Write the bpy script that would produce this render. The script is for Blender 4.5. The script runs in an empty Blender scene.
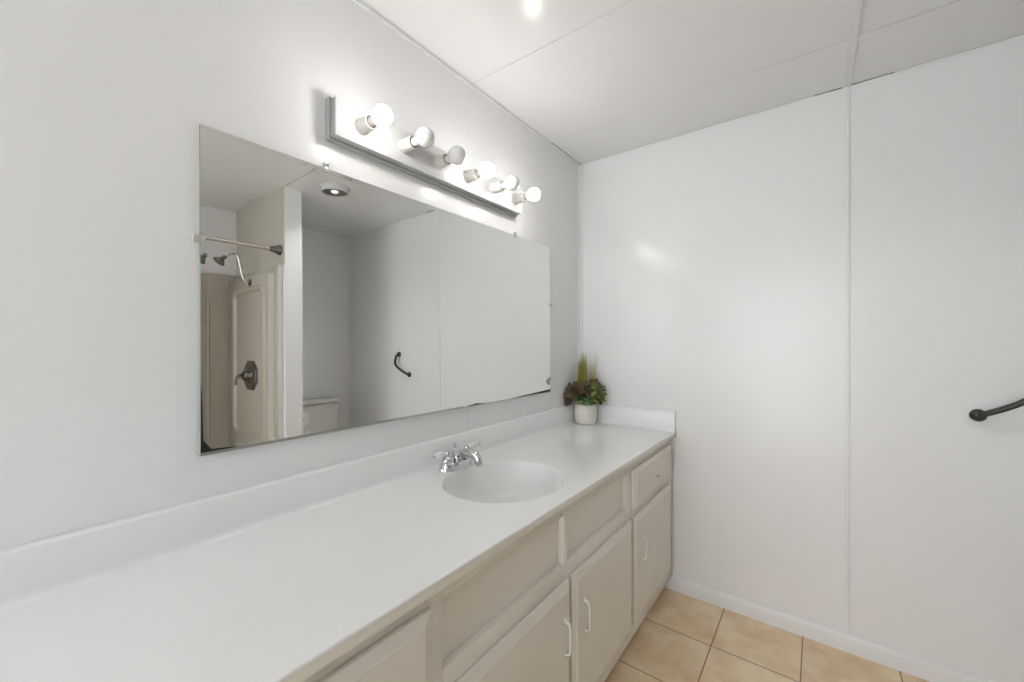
import bpy, bmesh, math, random
from mathutils import Vector, Matrix
random.seed(7)
sc = bpy.context.scene
PI = math.pi

# ------------------------------------------------------------ camera
W, D, ZC, YB = 2.462, 2.155, 2.312, -2.2      # right wall x, far wall y, ceiling z, back wall y
F_PX, CY = 405.9, 342.7
cam = bpy.data.cameras.new('camera')
cam.sensor_width = 36.0
cam.lens = F_PX / 1024.0 * 36.0
cam.shift_y = (CY - 341.0) / 1024.0
cam.clip_start = 0.02
co = bpy.data.objects.new('camera', cam)
co.location = (1.125, 0.0, 1.261)
co.rotation_euler = (PI / 2, 0, math.radians(37.06))
sc.collection.objects.link(co)
sc.camera = co

# ------------------------------------------------------------ world, light, exposure
BULB = 42.0          # strength of the lit bulbs
SKY = 5.1            # world light, used as fill through the added opening
DOWN = 12.0           # fill put in as a downlight, inferred in the fixture the mirror shows
world = bpy.data.worlds.new('world')
sc.world = world
world.use_nodes = True
world.node_tree.nodes['Background'].inputs[0].default_value = (0.90, 0.955, 1.0, 1)
world.node_tree.nodes['Background'].inputs[1].default_value = SKY
hl = bpy.data.lights.new('opening_portal', 'AREA')      # world fill enters by the opening added behind the camera
hl.shape = 'RECTANGLE'
hl.size, hl.size_y = 1.24, 2.16
hl.cycles.is_portal = True
ho = bpy.data.objects.new('opening_portal', hl)
ho.location = (0.68, YB + 0.001, 1.10)
ho.rotation_euler = (PI / 2, 0, PI)
sc.collection.objects.link(ho)
sc.view_settings.view_transform = 'Standard'
sc.view_settings.look = 'None'
sc.view_settings.gamma = 1.0
sc.view_settings.use_curve_mapping = False
sc.view_settings.exposure = 0.08

# ------------------------------------------------------------ materials
def mat(name, col, rough=0.5, metal=0.0, emit=None, strength=0.0, bump=None, mottle=None, coat=0.0, sss=0.0):
    m = bpy.data.materials.new(name)
    m.use_nodes = True
    nt = m.node_tree
    b = nt.nodes['Principled BSDF']
    b.inputs['Base Color'].default_value = (*col, 1)
    b.inputs['Roughness'].default_value = rough
    b.inputs['Metallic'].default_value = metal
    b.inputs['Coat Weight'].default_value = coat
    if sss:
        b.inputs['Subsurface Weight'].default_value = sss
        b.inputs['Subsurface Radius'].default_value = (0.01, 0.01, 0.01)
    if emit:
        b.inputs['Emission Color'].default_value = (*emit, 1)
        b.inputs['Emission Strength'].default_value = strength
    tc = nt.nodes.new('ShaderNodeNewGeometry') if (bump or mottle) else None
    if bump:
        scale, dist, stren = bump
        n = nt.nodes.new('ShaderNodeTexNoise')
        n.inputs['Scale'].default_value = scale
        n.inputs['Detail'].default_value = 3
        nt.links.new(tc.outputs['Position'], n.inputs['Vector'])
        bp = nt.nodes.new('ShaderNodeBump')
        bp.inputs['Distance'].default_value = dist
        bp.inputs['Strength'].default_value = stren
        nt.links.new(n.outputs['Fac'], bp.inputs['Height'])
        nt.links.new(bp.outputs['Normal'], b.inputs['Normal'])
    if mottle:
        scale, col2 = mottle
        n = nt.nodes.new('ShaderNodeTexNoise')
        n.inputs['Scale'].default_value = scale
        n.inputs['Detail'].default_value = 5
        n.inputs['Roughness'].default_value = 0.6
        nt.links.new(tc.outputs['Position'], n.inputs['Vector'])
        r = nt.nodes.new('ShaderNodeValToRGB')
        r.color_ramp.elements[0].position = 0.35
        r.color_ramp.elements[1].position = 0.68
        r.color_ramp.elements[0].color = (*col, 1)
        r.color_ramp.elements[1].color = (*col2, 1)
        nt.links.new(n.outputs['Fac'], r.inputs['Fac'])
        nt.links.new(r.outputs['Color'], b.inputs['Base Color'])
    return m

M = {}
M['wall'] = mat('white_wall_panel', (0.905, 0.904, 0.904), 0.235, bump=(5, 0.004, 0.3))
M['ceiling'] = mat('white_ceiling_panel', (0.915, 0.912, 0.908), 0.2, bump=(5, 0.004, 0.3))
M['trim'] = mat('white_trim', (0.885, 0.885, 0.88), 0.35)
M['gap'] = mat('dark_seam', (0.10, 0.09, 0.08), 0.8)
M['counter'] = mat('white_cultured_marble', (0.925, 0.925, 0.925), 0.16, bump=(4, 0.002, 0.2))
M['basin'] = mat('white_basin', (0.85, 0.85, 0.845), 0.15)
M['cabinet'] = mat('cream_cabinet_paint', (0.85, 0.815, 0.745), 0.42, mottle=(9, (0.87, 0.835, 0.77)), bump=(60, 0.001, 0.12))
M['dark'] = mat('dark_interior', (0.03, 0.027, 0.022), 0.8)  # near-black, standing in for the shade inside the closed cabinet
M['pull'] = mat('painted_pull', (0.87, 0.85, 0.80), 0.25)
M['chrome'] = mat('chrome', (0.66, 0.66, 0.665), 0.06, 1.0)
M['nickel'] = mat('brushed_nickel', (0.72, 0.69, 0.64), 0.2, 1.0)
M['steel'] = mat('dark_nickel', (0.26, 0.245, 0.22), 0.22, 1.0)
M['bronze'] = mat('black_bronze', (0.035, 0.033, 0.03), 0.32)
M['porcelain'] = mat('white_porcelain', (0.82, 0.81, 0.80), 0.12)
M['toilet'] = mat('toilet_porcelain', (0.76, 0.745, 0.71), 0.15)
M['paper'] = mat('paper', (0.85, 0.85, 0.84), 0.9)
M['cardboard'] = mat('cardboard', (0.25, 0.18, 0.11), 0.9)
M['mirror'] = mat('mirror_silver', (0.90, 0.905, 0.885), 0.0, 1.0)
M['glass_edge'] = mat('glass_edge', (0.30, 0.33, 0.30), 0.2)
M['channel'] = mat('aluminium_channel', (0.55, 0.55, 0.54), 0.3, 1.0)
M['black_edge'] = mat('desilvered_edge', (0.02, 0.02, 0.018), 0.3)
M['clip'] = mat('clear_clip', (0.75, 0.75, 0.73), 0.1, 0.6)
M['oldclip'] = mat('tarnished_clip', (0.42, 0.40, 0.30), 0.4, 0.7)
M['fixture'] = mat('white_enamel', (0.62, 0.62, 0.62), 0.22)
M['fixture_back'] = mat('grey_metal_frame', (0.42, 0.42, 0.42), 0.35, 0.3)
M['socket'] = mat('socket_ceramic', (0.66, 0.64, 0.61), 0.3)
M['brass'] = mat('socket_shell', (0.35, 0.25, 0.16), 0.3, 1.0)
M['neck'] = mat('bulb_collar', (0.74, 0.71, 0.66), 0.35)
M['bulb_lit'] = mat('lit_bulb', (0.9, 0.9, 0.9), 0.4, emit=(1.0, 0.97, 0.93), strength=BULB)
M['bulb_off'] = mat('unlit_bulb', (0.90, 0.90, 0.89), 0.12, sss=0.3)
M['surround'] = mat('almond_fibreglass', (0.54, 0.50, 0.43), 0.22)
M['showerwall'] = mat('almond_upper_wall', (0.60, 0.56, 0.49), 0.4)
M['surround_edge'] = mat('lit_white_flange', (0.80, 0.79, 0.76), 0.3)  # white kept for edges facing the bulbs; almond sides carry their shade in colour
M['pot'] = mat('ivory_pot', (0.86, 0.80, 0.73), 0.5)
M['soil'] = mat('soil', (0.03, 0.022, 0.015), 0.95)
M['door'] = mat('white_door', (0.8, 0.8, 0.79), 0.4)

def leafmat(name, c1, c2, scale=40):
    """each leaf (mesh island) takes its own tone between the two colours"""
    m = mat(name, c1, 0.45)
    nt = m.node_tree
    g = nt.nodes.new('ShaderNodeNewGeometry')
    n = nt.nodes.new('ShaderNodeTexNoise'); n.inputs['Scale'].default_value = scale
    nt.links.new(g.outputs['Position'], n.inputs['Vector'])
    mx = nt.nodes.new('ShaderNodeMath'); mx.operation = 'MULTIPLY_ADD'
    mx.inputs[1].default_value = 0.6
    nt.links.new(n.outputs['Fac'], mx.inputs[0]); 
    ad = nt.nodes.new('ShaderNodeMath'); ad.operation = 'MULTIPLY_ADD'; ad.inputs[1].default_value = 0.9; ad.inputs[2].default_value = -0.25
    nt.links.new(g.outputs['Random Per Island'], ad.inputs[0])
    nt.links.new(ad.outputs[0], mx.inputs[2])
    rp = nt.nodes.new('ShaderNodeValToRGB')
    rp.color_ramp.elements[0].color = (*c1, 1); rp.color_ramp.elements[1].color = (*c2, 1)
    nt.links.new(mx.outputs[0], rp.inputs['Fac'])
    nt.links.new(rp.outputs['Color'], nt.nodes['Principled BSDF'].inputs['Base Color'])
    return m
M['grass'] = leafmat('grass_blades', (0.12, 0.14, 0.012), (0.56, 0.50, 0.09), 25)
M['grass_tip'] = leafmat('thin_grass', (0.20, 0.20, 0.03), (0.62, 0.52, 0.13), 25)
M['burgundy'] = leafmat('burgundy_leaf', (0.016, 0.008, 0.006), (0.15, 0.105, 0.04), 30)
M['green'] = leafmat('green_leaf', (0.012, 0.030, 0.006), (0.24, 0.28, 0.05), 40)
M['rosette'] = leafmat('bluegreen_rosette', (0.01, 0.07, 0.035), (0.24, 0.46, 0.28), 40)

def tile_mat():
    m = bpy.data.materials.new('beige_floor_tile')
    m.use_nodes = True
    nt = m.node_tree; L = nt.links.new
    b = nt.nodes['Principled BSDF']
    g = nt.nodes.new('ShaderNodeNewGeometry')
    mp = nt.nodes.new('ShaderNodeMapping')
    P = 0.303
    mp.inputs['Location'].default_value = (-0.768 / P + 20, -1.846 / P + 20, 0)
    mp.inputs['Scale'].default_value = (1 / P, 1 / P, 1)
    L(g.outputs['Position'], mp.inputs['Vector'])
    br = nt.nodes.new('ShaderNodeTexBrick')
    br.offset = 0.0
    br.inputs['Scale'].default_value = 1.0
    br.inputs['Brick Width'].default_value = 1.0
    br.inputs['Row Height'].default_value = 1.0
    br.inputs['Mortar Size'].default_value = 0.007
    br.inputs['Mortar Smooth'].default_value = 0.1
    br.inputs['Color1'].default_value = (0.0, 0.0, 0.0, 1)
    br.inputs['Color2'].default_value = (1.0, 1.0, 1.0, 1)
    L(mp.outputs['Vector'], br.inputs['Vector'])
    n = nt.nodes.new('ShaderNodeTexNoise')
    n.inputs['Scale'].default_value = 7
    n.inputs['Detail'].default_value = 8
    n.inputs['Roughness'].default_value = 0.62
    n.inputs['Distortion'].default_value = 0.15
    L(g.outputs['Position'], n.inputs['Vector'])
    r = nt.nodes.new('ShaderNodeValToRGB')
    r.color_ramp.elements[0].position = 0.34
    r.color_ramp.elements[1].position = 0.62
    r.color_ramp.elements[0].color = (0.80, 0.56, 0.34, 1)
    r.color_ramp.elements[1].color = (0.97, 0.79, 0.56, 1)
    L(n.outputs['Fac'], r.inputs['Fac'])
    tint = nt.nodes.new('ShaderNodeMixRGB'); tint.blend_type = 'MULTIPLY'
    tint.inputs['Fac'].default_value = 0.10
    L(r.outputs['Color'], tint.inputs['Color1'])
    L(br.outputs['Color'], tint.inputs['Color2'])
    mx = nt.nodes.new('ShaderNodeMixRGB')
    mx.inputs['Color2'].default_value = (0.30, 0.19, 0.10, 1)
    L(br.outputs['Fac'], mx.inputs['Fac'])
    L(tint.outputs['Color'], mx.inputs['Color1'])
    L(mx.outputs['Color'], b.inputs['Base Color'])
    b.inputs['Roughness'].default_value = 0.42
    bp = nt.nodes.new('ShaderNodeBump')
    bp.inputs['Distance'].default_value = 0.003
    bp.invert = True
    L(br.outputs['Fac'], bp.inputs['Height'])
    L(bp.outputs['Normal'], b.inputs['Normal'])
    return m
M['tile'] = tile_mat()

# ------------------------------------------------------------ mesh helpers
def box(bm, x0, x1, y0, y1, z0, z1, bev=0.0, seg=2):
    r = bmesh.ops.create_cube(bm, size=1.0)
    vs = r['verts']
    for v in vs:
        v.co = Vector(((x0 + x1) / 2 + v.co.x * (x1 - x0), (y0 + y1) / 2 + v.co.y * (y1 - y0), (z0 + z1) / 2 + v.co.z * (z1 - z0)))
    if bev:
        es = list({e for v in vs for e in v.link_edges})
        bmesh.ops.bevel(bm, geom=es, offset=bev, segments=seg, profile=0.5, affect='EDGES')

def frame_from(d):
    d = Vector(d).normalized()
    up = Vector((0, 0, 1)) if abs(d.z) < 0.95 else Vector((1, 0, 0))
    a = d.cross(up).normalized()
    return a, a.cross(d).normalized()

def tube(bm, pts, r, seg=14, cap=True, sx=1.0):
    pts = [Vector(p) for p in pts]
    rs = r if isinstance(r, (list, tuple)) else [r] * len(pts)
    rings = []; a = None
    for i, p in enumerate(pts):
        d = (pts[min(i + 1, len(pts) - 1)] - pts[max(i - 1, 0)]).normalized()
        if a is None:
            a, b = frame_from(d)
        else:
            a = (a - d * a.dot(d)).normalized(); b = a.cross(d).normalized()
        rings.append([bm.verts.new(p + (a * math.cos(t) * sx + b * math.sin(t)) * rs[i]) for t in [2 * PI * k / seg for k in range(seg)]])
    for i in range(len(rings) - 1):
        for k in range(seg):
            bm.faces.new((rings[i][k], rings[i][(k + 1) % seg], rings[i + 1][(k + 1) % seg], rings[i + 1][k]))
    if cap:
        bm.faces.new(rings[0][::-1]); bm.faces.new(rings[-1])

def lathe(bm, prof, origin, axis=(0, 0, 1), seg=32, sx=1.0, sy=1.0, a0=None):
    """prof: list of (radius, height along axis)"""
    o = Vector(origin); ax = Vector(axis).normalized()
    if a0 is not None:
        a = Vector(a0).normalized(); b = ax.cross(a)
    else:
        a, b = frame_from(ax)
    rings = []
    for r, h in prof:
        if r < 1e-6:
            rings.append([bm.verts.new(o + ax * h)])
        else:
            rings.append([bm.verts.new(o + ax * h + a * math.cos(2 * PI * k / seg) * r * sx + b * math.sin(2 * PI * k / seg) * r * sy) for k in range(seg)])
    for i in range(len(rings) - 1):
        A, B = rings[i], rings[i + 1]
        for k in range(seg):
            k2 = (k + 1) % seg
            if len(A) == 1 and len(B) == 1: continue
            if len(A) == 1: bm.faces.new((A[0], B[k2], B[k]))
            elif len(B) == 1: bm.faces.new((A[k], A[k2], B[0]))
            else: bm.faces.new((A[k], A[k2], B[k2], B[k]))

def extrude_profile(bm, prof, p0, p1, mapf):
    """prof: list of (a,b); mapf(a,b,t)->xyz"""
    A = [bm.verts.new(mapf(a, b, p0)) for a, b in prof]
    B = [bm.verts.new(mapf(a, b, p1)) for a, b in prof]
    n = len(prof)
    for i in range(n):
        bm.faces.new((A[i], A[(i + 1) % n], B[(i + 1) % n], B[i]))
    bm.faces.new(A[::-1]); bm.faces.new(B)

def spline(pts, n=8):
    pts = [Vector(p) for p in pts]
    P = [pts[0] * 2 - pts[1]] + pts + [pts[-1] * 2 - pts[-2]]
    out = []
    for i in range(1, len(P) - 2):
        for k in range(n):
            t = k / n
            p0, p1, p2, p3 = P[i - 1], P[i], P[i + 1], P[i + 2]
            out.append(0.5 * ((2 * p1) + (p2 - p0) * t + (2 * p0 - 5 * p1 + 4 * p2 - p3) * t * t + (3 * p1 - p0 - 3 * p2 + p3) * t ** 3))
    out.append(pts[-1])
    return out

def obj(name, bm, m, parent=None, smooth=True, angle=35, fixn=True):
    if fixn:
        bmesh.ops.recalc_face_normals(bm, faces=bm.faces)
    me = bpy.data.meshes.new(name)
    off = parent_world(parent)
    for v in bm.verts: v.co -= off
    bm.to_mesh(me); bm.free()
    me.materials.append(M[m] if isinstance(m, str) else m)
    if smooth:
        for p in me.polygons: p.use_smooth = True
        try: me.set_sharp_from_angle(angle=math.radians(angle))
        except Exception: pass
    o = bpy.data.objects.new(name, me)
    sc.collection.objects.link(o)
    if parent: o.parent = parent
    return o

def parent_world(p):
    v = Vector((0, 0, 0))
    while p is not None:
        v += Vector(p.location); p = p.parent
    return v

def tag(o, label, cat, group=None):
    o['label'] = label; o['category'] = cat
    if group: o['group'] = group
    return o

def thing(name, label, cat, loc, group=None):
    o = bpy.data.objects.new(name, None)
    o.empty_display_size = 0.05
    o.location = loc
    sc.collection.objects.link(o)
    return tag(o, label, cat, group)

def struct(name, bm, m, smooth=False):
    o = obj(name, bm, m, None, smooth)
    o['kind'] = 'structure'
    return o
def sbox(name, m, *b, bev=0.0):
    bm = bmesh.new(); box(bm, *b, bev=bev)
    return struct(name, bm, m)
def pbox(name, m, parent, *b, bev=0.0, smooth=True):
    bm = bmesh.new(); box(bm, *b, bev=bev)
    return obj(name, bm, m, parent, smooth)

# ------------------------------------------------------------ room shell
T = 0.1
sbox('floor', 'tile', -T, W + T, YB - T, D + T, -T, 0)
sbox('wall_left', 'wall', -T, 0, YB - T, D + T, 0, ZC)
sbox('wall_far', 'wall', 0, W + T, D, D + T, 0, ZC)
sbox('wall_right', 'wall', W, W + T, YB - T, D, 0, ZC)
# unseen back wall behind the camera, with a wide opening added for fill light
bm = bmesh.new()
box(bm, 0, 0.06, YB - T, YB, 0, ZC)
box(bm, 1.30, W, YB - T, YB, 0, ZC)
box(bm, 0.06, 1.30, YB - T, YB, 2.18, ZC)
struct('wall_back', bm, 'wall')

# ceiling panels, with the hairline joints between them
bm = bmesh.new()
g = 0.0011
ys = [YB - T, 0.61 - 0.61, 0.61, 1.218, 1.824, D + T]
xs = [-T, W + T]
for i in range(len(ys) - 1):
    box(bm, -T, 1.2195, ys[i] + g, ys[i + 1] - g, ZC, ZC + 0.012)
    g2 = 0.0022
    box(bm, 1.2205, W + T, ys[i] + g2, ys[i + 1] - g2, ZC, ZC + 0.012)
box(bm, -T, W + T, YB - T, D + T, ZC + 0.02, ZC + 0.06)
struct('ceiling', bm, 'ceiling')

# joint strips and mouldings
sbox('trim_1', 'trim', 1.212, 1.226, D - 0.006, D, 0.07, ZC - 0.001, bev=0.001)          # far wall joint
sbox('trim_2', 'trim', 1.206, 1.233, YB, D, ZC - 0.006, ZC - 0.0003, bev=0.0015)             # ceiling batten
bm = bmesh.new(); box(bm, 0, 0.006, D - 0.026, D, 0.913, ZC - 0.004, bev=0.001); box(bm, 0, 0.018, D - 0.006, D, 0.913, ZC - 0.004, bev=0.001)
struct('trim_3', bm, 'trim')                                                                  # corner moulding, left
bm = bmesh.new(); box(bm, W - 0.004, W, D - 0.03, D, 0.07, ZC - 0.002, bev=0.001); box(bm, W - 0.022, W, D - 0.004, D, 0.07, ZC - 0.002, bev=0.001)
struct('trim_4', bm, 'trim')
bm = bmesh.new()
for a, b in [(YB, 0.605), (0.61, 1.216), (1.219, 1.8225), (1.825, D - 0.02)]:
    box(bm, 0, 0.007, a + 0.001, b - 0.001, ZC - 0.016, ZC - 0.0025, bev=0.0012)
struct('trim_5', bm, 'trim')                                                                  # wall-to-ceiling strip, left
bm = bmesh.new()
for a, b in [(0.91, 1.0), (1.76, 1.84), (1.966, ZC - 0.017)]:
    box(bm, 0, 0.0014, 1.193, 1.216, a, b)
struct('trim_6', bm, 'wall')                                                                  # left wall panel joint
bm = bmesh.new(); box(bm, 0.018, 1.16, D - 0.003, D, ZC - 0.008, ZC - 0.0022); box(bm, 1.235, W, D - 0.003, D, ZC - 0.008, ZC - 0.0022)
struct('trim_7', bm, 'trim')

# dark open stretches where the strips have come away from the panels
def gap(name, *b):
    return sbox(name, 'gap', *b)
gap('trim_8', 1.11, 1.205, D - 0.0035, D - 0.001, ZC - 0.0028, ZC - 0.0002)
gap('trim_9', 1.234, 1.36, D - 0.0035, D - 0.001, ZC - 0.0028, ZC - 0.0002)
gap('trim_10', 0.001, 0.0065, 1.83, D - 0.001, ZC - 0.003, ZC - 0.0003)

# baseboards
def base_profile(h, t): return [(0, 0), (t, 0), (t, h * 0.72), (t * 0.86, h * 0.88), (t * 0.45, h), (0, h)]
bm = bmesh.new(); extrude_profile(bm, base_profile(0.07, 0.013), 0.49, W, lambda a, b, t: (t, D - a, b))
struct('baseboard_far', bm, 'trim', smooth=True)
bm = bmesh.new(); extrude_profile(bm, base_profile(0.07, 0.013), 1.335, D - 0.013, lambda a, b, t: (W - a, t, b))
struct('baseboard_right', bm, 'trim', smooth=True)

# partition between shower and toilet
PX, PY0, PY1 = 1.66, 1.218, 1.328
bm = bmesh.new(); box(bm, PX, W, PY0, PY1, 0, ZC, bev=0.0015); struct('wall_partition', bm, 'wall')
sbox('trim_11', 'trim', PX - 0.002, PX, PY1 - 0.02, PY1, 0, ZC - 0.001)
# other end wall of the shower
SY0 = -0.32
sbox('wall_shower_end', 'wall', PX, W, SY0 - 0.1, SY0, 0, ZC)
# painted upper walls inside the shower alcove
bm = bmesh.new()
box(bm, PX + 0.004, W - 0.003, PY0 - 0.003, PY0, 1.80, ZC - 0.001)
struct('trim_12', bm, 'showerwall')

# ------------------------------------------------------------ shower surround (one-piece)
sh = thing('shower_stall', 'almond one-piece shower stall surround behind the partition, seen in the mirror', 'shower', (2.05, 0.45, 0))
def rr_panel(bm, mapf, u0, u1, v0, v1, wid=0.02, dep=0.008, rad=0.05):
    """raised rounded-rectangle bead"""
    pts = []
    for cx_, cy_, a in [(u1 - rad, v1 - rad, 0), (u0 + rad, v1 - rad, 90), (u0 + rad, v0 + rad, 180), (u1 - rad, v0 + rad, 270)]:
        for k in range(7):
            t = math.radians(a + 15 * k)
            pts.append((cx_ + rad * math.cos(t), cy_ + rad * math.sin(t), cx_ - 0, cy_))
    n = len(pts); rings = []
    for j, (o, d) in enumerate([(0, 0), (wid * 0.25, dep), (wid * 0.75, dep), (wid, 0)]):
        ring = []
        for (px, py, ccx, ccy) in pts:
            dx, dy = px - ccx, py - ccy
            s = (rad - o) / rad
            ring.append(bm.verts.new(mapf(ccx + dx * s, ccy + dy * s, d)))
        rings.append(ring)
    for j in range(3):
        for k in range(n):
            bm.faces.new((rings[j][k], rings[j][(k + 1) % n], rings[j + 1][(k + 1) % n], rings[j + 1][k]))
A = PY0
# stepped side panel on the partition: outer flange then inner wall
bm = bmesh.new()
box(bm, PX + 0.035, W - 0.03, A - 0.031, A - 0.003, 0.02, 1.80, bev=0.004)
obj('side_flange', bm, 'surround', sh)  # almond here stands in for shade on the white flange's side
bm = bmesh.new(); box(bm, PX + 0.0325, PX + 0.0348, A - 0.0300, A - 0.004, 0.02, 1.798); obj('front_edge', bm, 'surround_edge', sh)
bm = bmesh.new()
box(bm, PX + 0.092, W - 0.03, A - 0.066, A - 0.0315, 0.02, 1.755, bev=0.006)
rr_panel(bm, lambda u, v, d: (u, A - 0.066 - d, v), 1.79, 2.325, 0.60, 1.68, wid=0.045, dep=0.016, rad=0.08)
side = obj('side_panel', bm, 'surround', sh)
bm = bmesh.new()
box(bm, PX + 0.0895, PX + 0.0918, A - 0.0655, A - 0.0325, 0.02, 1.75)
obj('front_edge', bm, 'surround_edge', sh)
bm = bmesh.new()
box(bm, W - 0.03, W - 0.002, SY0 + 0.003, A - 0.003, 0.02, 1.81, bev=0.005)
rr_panel(bm, lambda u, v, d: (W - 0.03 - d, u, v), 0.2, 1.03, 0.5, 1.66, wid=0.02, dep=0.010, rad=0.06)
obj('back_panel', bm, 'surround', sh)
pbox('end_panel', 'surround', sh, PX + 0.03, W - 0.03, SY0 + 0.003, SY0 + 0.05, 0.02, 1.81, bev=0.005)
bm = bmesh.new()
box(bm, PX + 0.0, W - 0.03, SY0 + 0.003, A - 0.003, 0.0, 0.05)
box(bm, PX - 0.0, PX + 0.09, SY0 + 0.05, A - 0.07, 0.05, 0.14, bev=0.015)
obj('shower_pan', bm, 'surround', sh)

# shower arm and head
sa = thing('wall_shower', 'dark nickel shower head on an S-shaped arm, seen at the left of the mirror', 'shower head', (2.04, A - 0.066, 1.711))
cpath = [(2.04, A - 0.067, 1.711), (2.04, 1.125, 1.716), (2.04, 1.105, 1.758), (2.04, 1.092, 1.831), (2.04, 1.078, 1.886), (2.04, 1.056, 1.902), (2.04, 1.03, 1.891), (2.04, 1.004, 1.870)]
bm = bmesh.new(); tube(bm, spline(cpath, 6), 0.0085)
obj('shower_arm', bm, 'nickel', sa)
bm = bmesh.new(); lathe(bm, [(0.001, 0.007), (0.022, 0.006), (0.03, 0.0), (0.0, 0.0)], (2.04, A - 0.0665, 1.711), (0, -1, 0)); obj('wall_flange', bm, 'steel', sa)
hd = Vector((0, -0.55, -0.62)).normalized()
bm = bmesh.new()
lathe(bm, [(0.0, -0.006), (0.013, -0.004), (0.014, 0.010), (0.012, 0.016), (0.016, 0.022), (0.034, 0.045), (0.038, 0.052), (0.036, 0.056), (0.0, 0.054)], (2.04, 1.004, 1.870), hd)
obj('spray_head', bm, 'steel', sa)

# mixing valve
sv = thing('shower_valve', 'dark nickel shower valve with lever, lower left in the mirror', 'shower valve', (2.015, A - 0.066, 1.043))
vo = (2.015, A - 0.0665, 1.043)
bm = bmesh.new()
lathe(bm, [(0.0, 0.0), (0.112, 0.0), (0.112, 0.010), (0.100, 0.018), (0.065, 0.022), (0.0, 0.022)], vo, (0, -1, 0), seg=8, a0=(math.cos(PI / 8), 0, math.sin(PI / 8)))
obj('escutcheon', bm, 'steel', sv, angle=20)
bm = bmesh.new()
lathe(bm, [(0.058, 0.018), (0.055, 0.028), (0.036, 0.032), (0.033, 0.05), (0.022, 0.060), (0.0, 0.064)], vo, (0, -1, 0)); obj('hub', bm, 'steel', sv)
bm = bmesh.new()
tube(bm, spline([(2.015, vo[1] - 0.052, 1.043), (2.0, vo[1] - 0.075, 1.048), (1.985, vo[1] - 0.100, 1.03), (1.975, vo[1] - 0.112, 0.985)], 6), [0.012] * 6 + [0.010] * 6 + [0.008] * 7)
obj('lever', bm, 'steel', sv)

# curtain rod
RX, RZ = 1.715, 1.902
cr = thing('shower_curtain_rod', 'straight brushed nickel shower curtain rod seen in the mirror', 'curtain rod', (RX, A, RZ))
bm = bmesh.new(); tube(bm, [(RX, SY0 + 0.012, RZ), (RX, A - 0.012, RZ)], 0.0125, 20); obj('rod', bm, 'nickel', cr)
for y, s in ((A, -1), (SY0, 1)):
    bm = bmesh.new()
    lathe(bm, [(0.0, 0.0), (0.034, 0.0), (0.035, 0.006), (0.030, 0.014), (0.020, 0.045), (0.016, 0.066), (0.0125, 0.068)], (RX, y - 0.0035 * (s < 0), RZ), (0, s, 0))
    obj('end_flange', bm, 'steel', cr)

# ------------------------------------------------------------ toilet
tl = thing('toilet', 'white toilet in the alcove, only its tank showing in the mirror', 'toilet', (2.15, 1.71, 0))
bm = bmesh.new(); box(bm, 2.235, 2.425, 1.50, 1.925, 0.38, 0.75, bev=0.02, seg=4)
for v in bm.verts:
    k = (0.75 - v.co.z) / 0.37; v.co.y += (1.7125 - v.co.y) * 0.10 * k
obj('tank', bm, 'toilet', tl)
pbox('tank_lid', 'toilet', tl, 2.215, 2.432, 1.487, 1.938, 0.752, 0.780, bev=0.008)
bm = bmesh.new(); lathe(bm, [(0, 0), (0.014, 0), (0.014, 0.012), (0, 0.014)], (2.2345, 1.885, 0.715), (-1, 0, 0)); tube(bm, [(2.222, 1.885, 0.715), (2.216, 1.86, 0.712), (2.214, 1.80, 0.708)], 0.006)
obj('flush_lever', bm, 'porcelain', tl)
bm = bmesh.new()
lathe(bm, [(0.115, 0.0), (0.115, 0.03), (0.10, 0.08), (0.10, 0.16), (0.14, 0.26), (0.185, 0.36), (0.19, 0.40), (0.15, 0.40), (0.12, 0.33), (0.0, 0.24)], (2.03, 1.7125, 0.0), (0, 0, 1), seg=40, sx=1.25, sy=0.95, a0=(1, 0, 0))
box(bm, 2.12, 2.38, 1.62, 1.805, 0.0, 0.36, bev=0.03, seg=3)
box(bm, 2.18, 2.40, 1.58, 1.845, 0.33, 0.3795, bev=0.015)
obj('bowl', bm, 'toilet', tl)
bm = bmesh.new()
lathe(bm, [(0.0, 0.402), (0.19, 0.402), (0.195, 0.412), (0.19, 0.424), (0.0, 0.428)], (2.025, 1.7125, 0.0), (0, 0, 1), seg=40, sx=1.15, sy=0.95, a0=(1, 0, 0))
obj('seat_lid', bm, 'toilet', tl)

# toilet paper on the partition
tp = thing('toilet_paper_roll', 'white toilet paper roll half hidden behind the partition in the mirror', 'toilet paper', (1.90, 1.407, 0.65))
bm = bmesh.new()
lathe(bm, [(0.019, 0.0), (0.060, 0.0), (0.061, 0.002), (0.061, 0.098), (0.060, 0.10), (0.019, 0.10), (0.019, 0.0)], (1.85, 1.407, 0.711), (1, 0, 0), seg=36); obj('paper', bm, 'paper', tp)
bm = bmesh.new()
lathe(bm, [(0.0185, 0.0), (0.0185, 0.1), (0.017, 0.1), (0.017, 0.0), (0.0185, 0.0)], (1.85, 1.407, 0.711), (1, 0, 0), seg=24); obj('cardboard_tube', bm, 'cardboard', tp)
th_ = thing('toilet_paper_holder', 'chrome post holder fixed to the partition, carrying the paper roll', 'paper holder', (1.90, PY1, 0.711))
bm = bmesh.new()
tube(bm, [(1.846, 1.407, 0.711), (1.97, 1.407, 0.711)], 0.008)
tube(bm, spline([(1.97, 1.407, 0.711), (1.978, 1.40, 0.711), (1.98, 1.39, 0.711), (1.98, PY1 + 0.001, 0.711)], 4), 0.008)
obj('holder_arm', bm, 'chrome', th_)
bm = bmesh.new(); lathe(bm, [(0, 0), (0.024, 0), (0.022, 0.008), (0, 0.009)], (1.98, PY1 + 0.0005, 0.711), (0, 1, 0)); obj('wall_flange', bm, 'chrome', th_)

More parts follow.
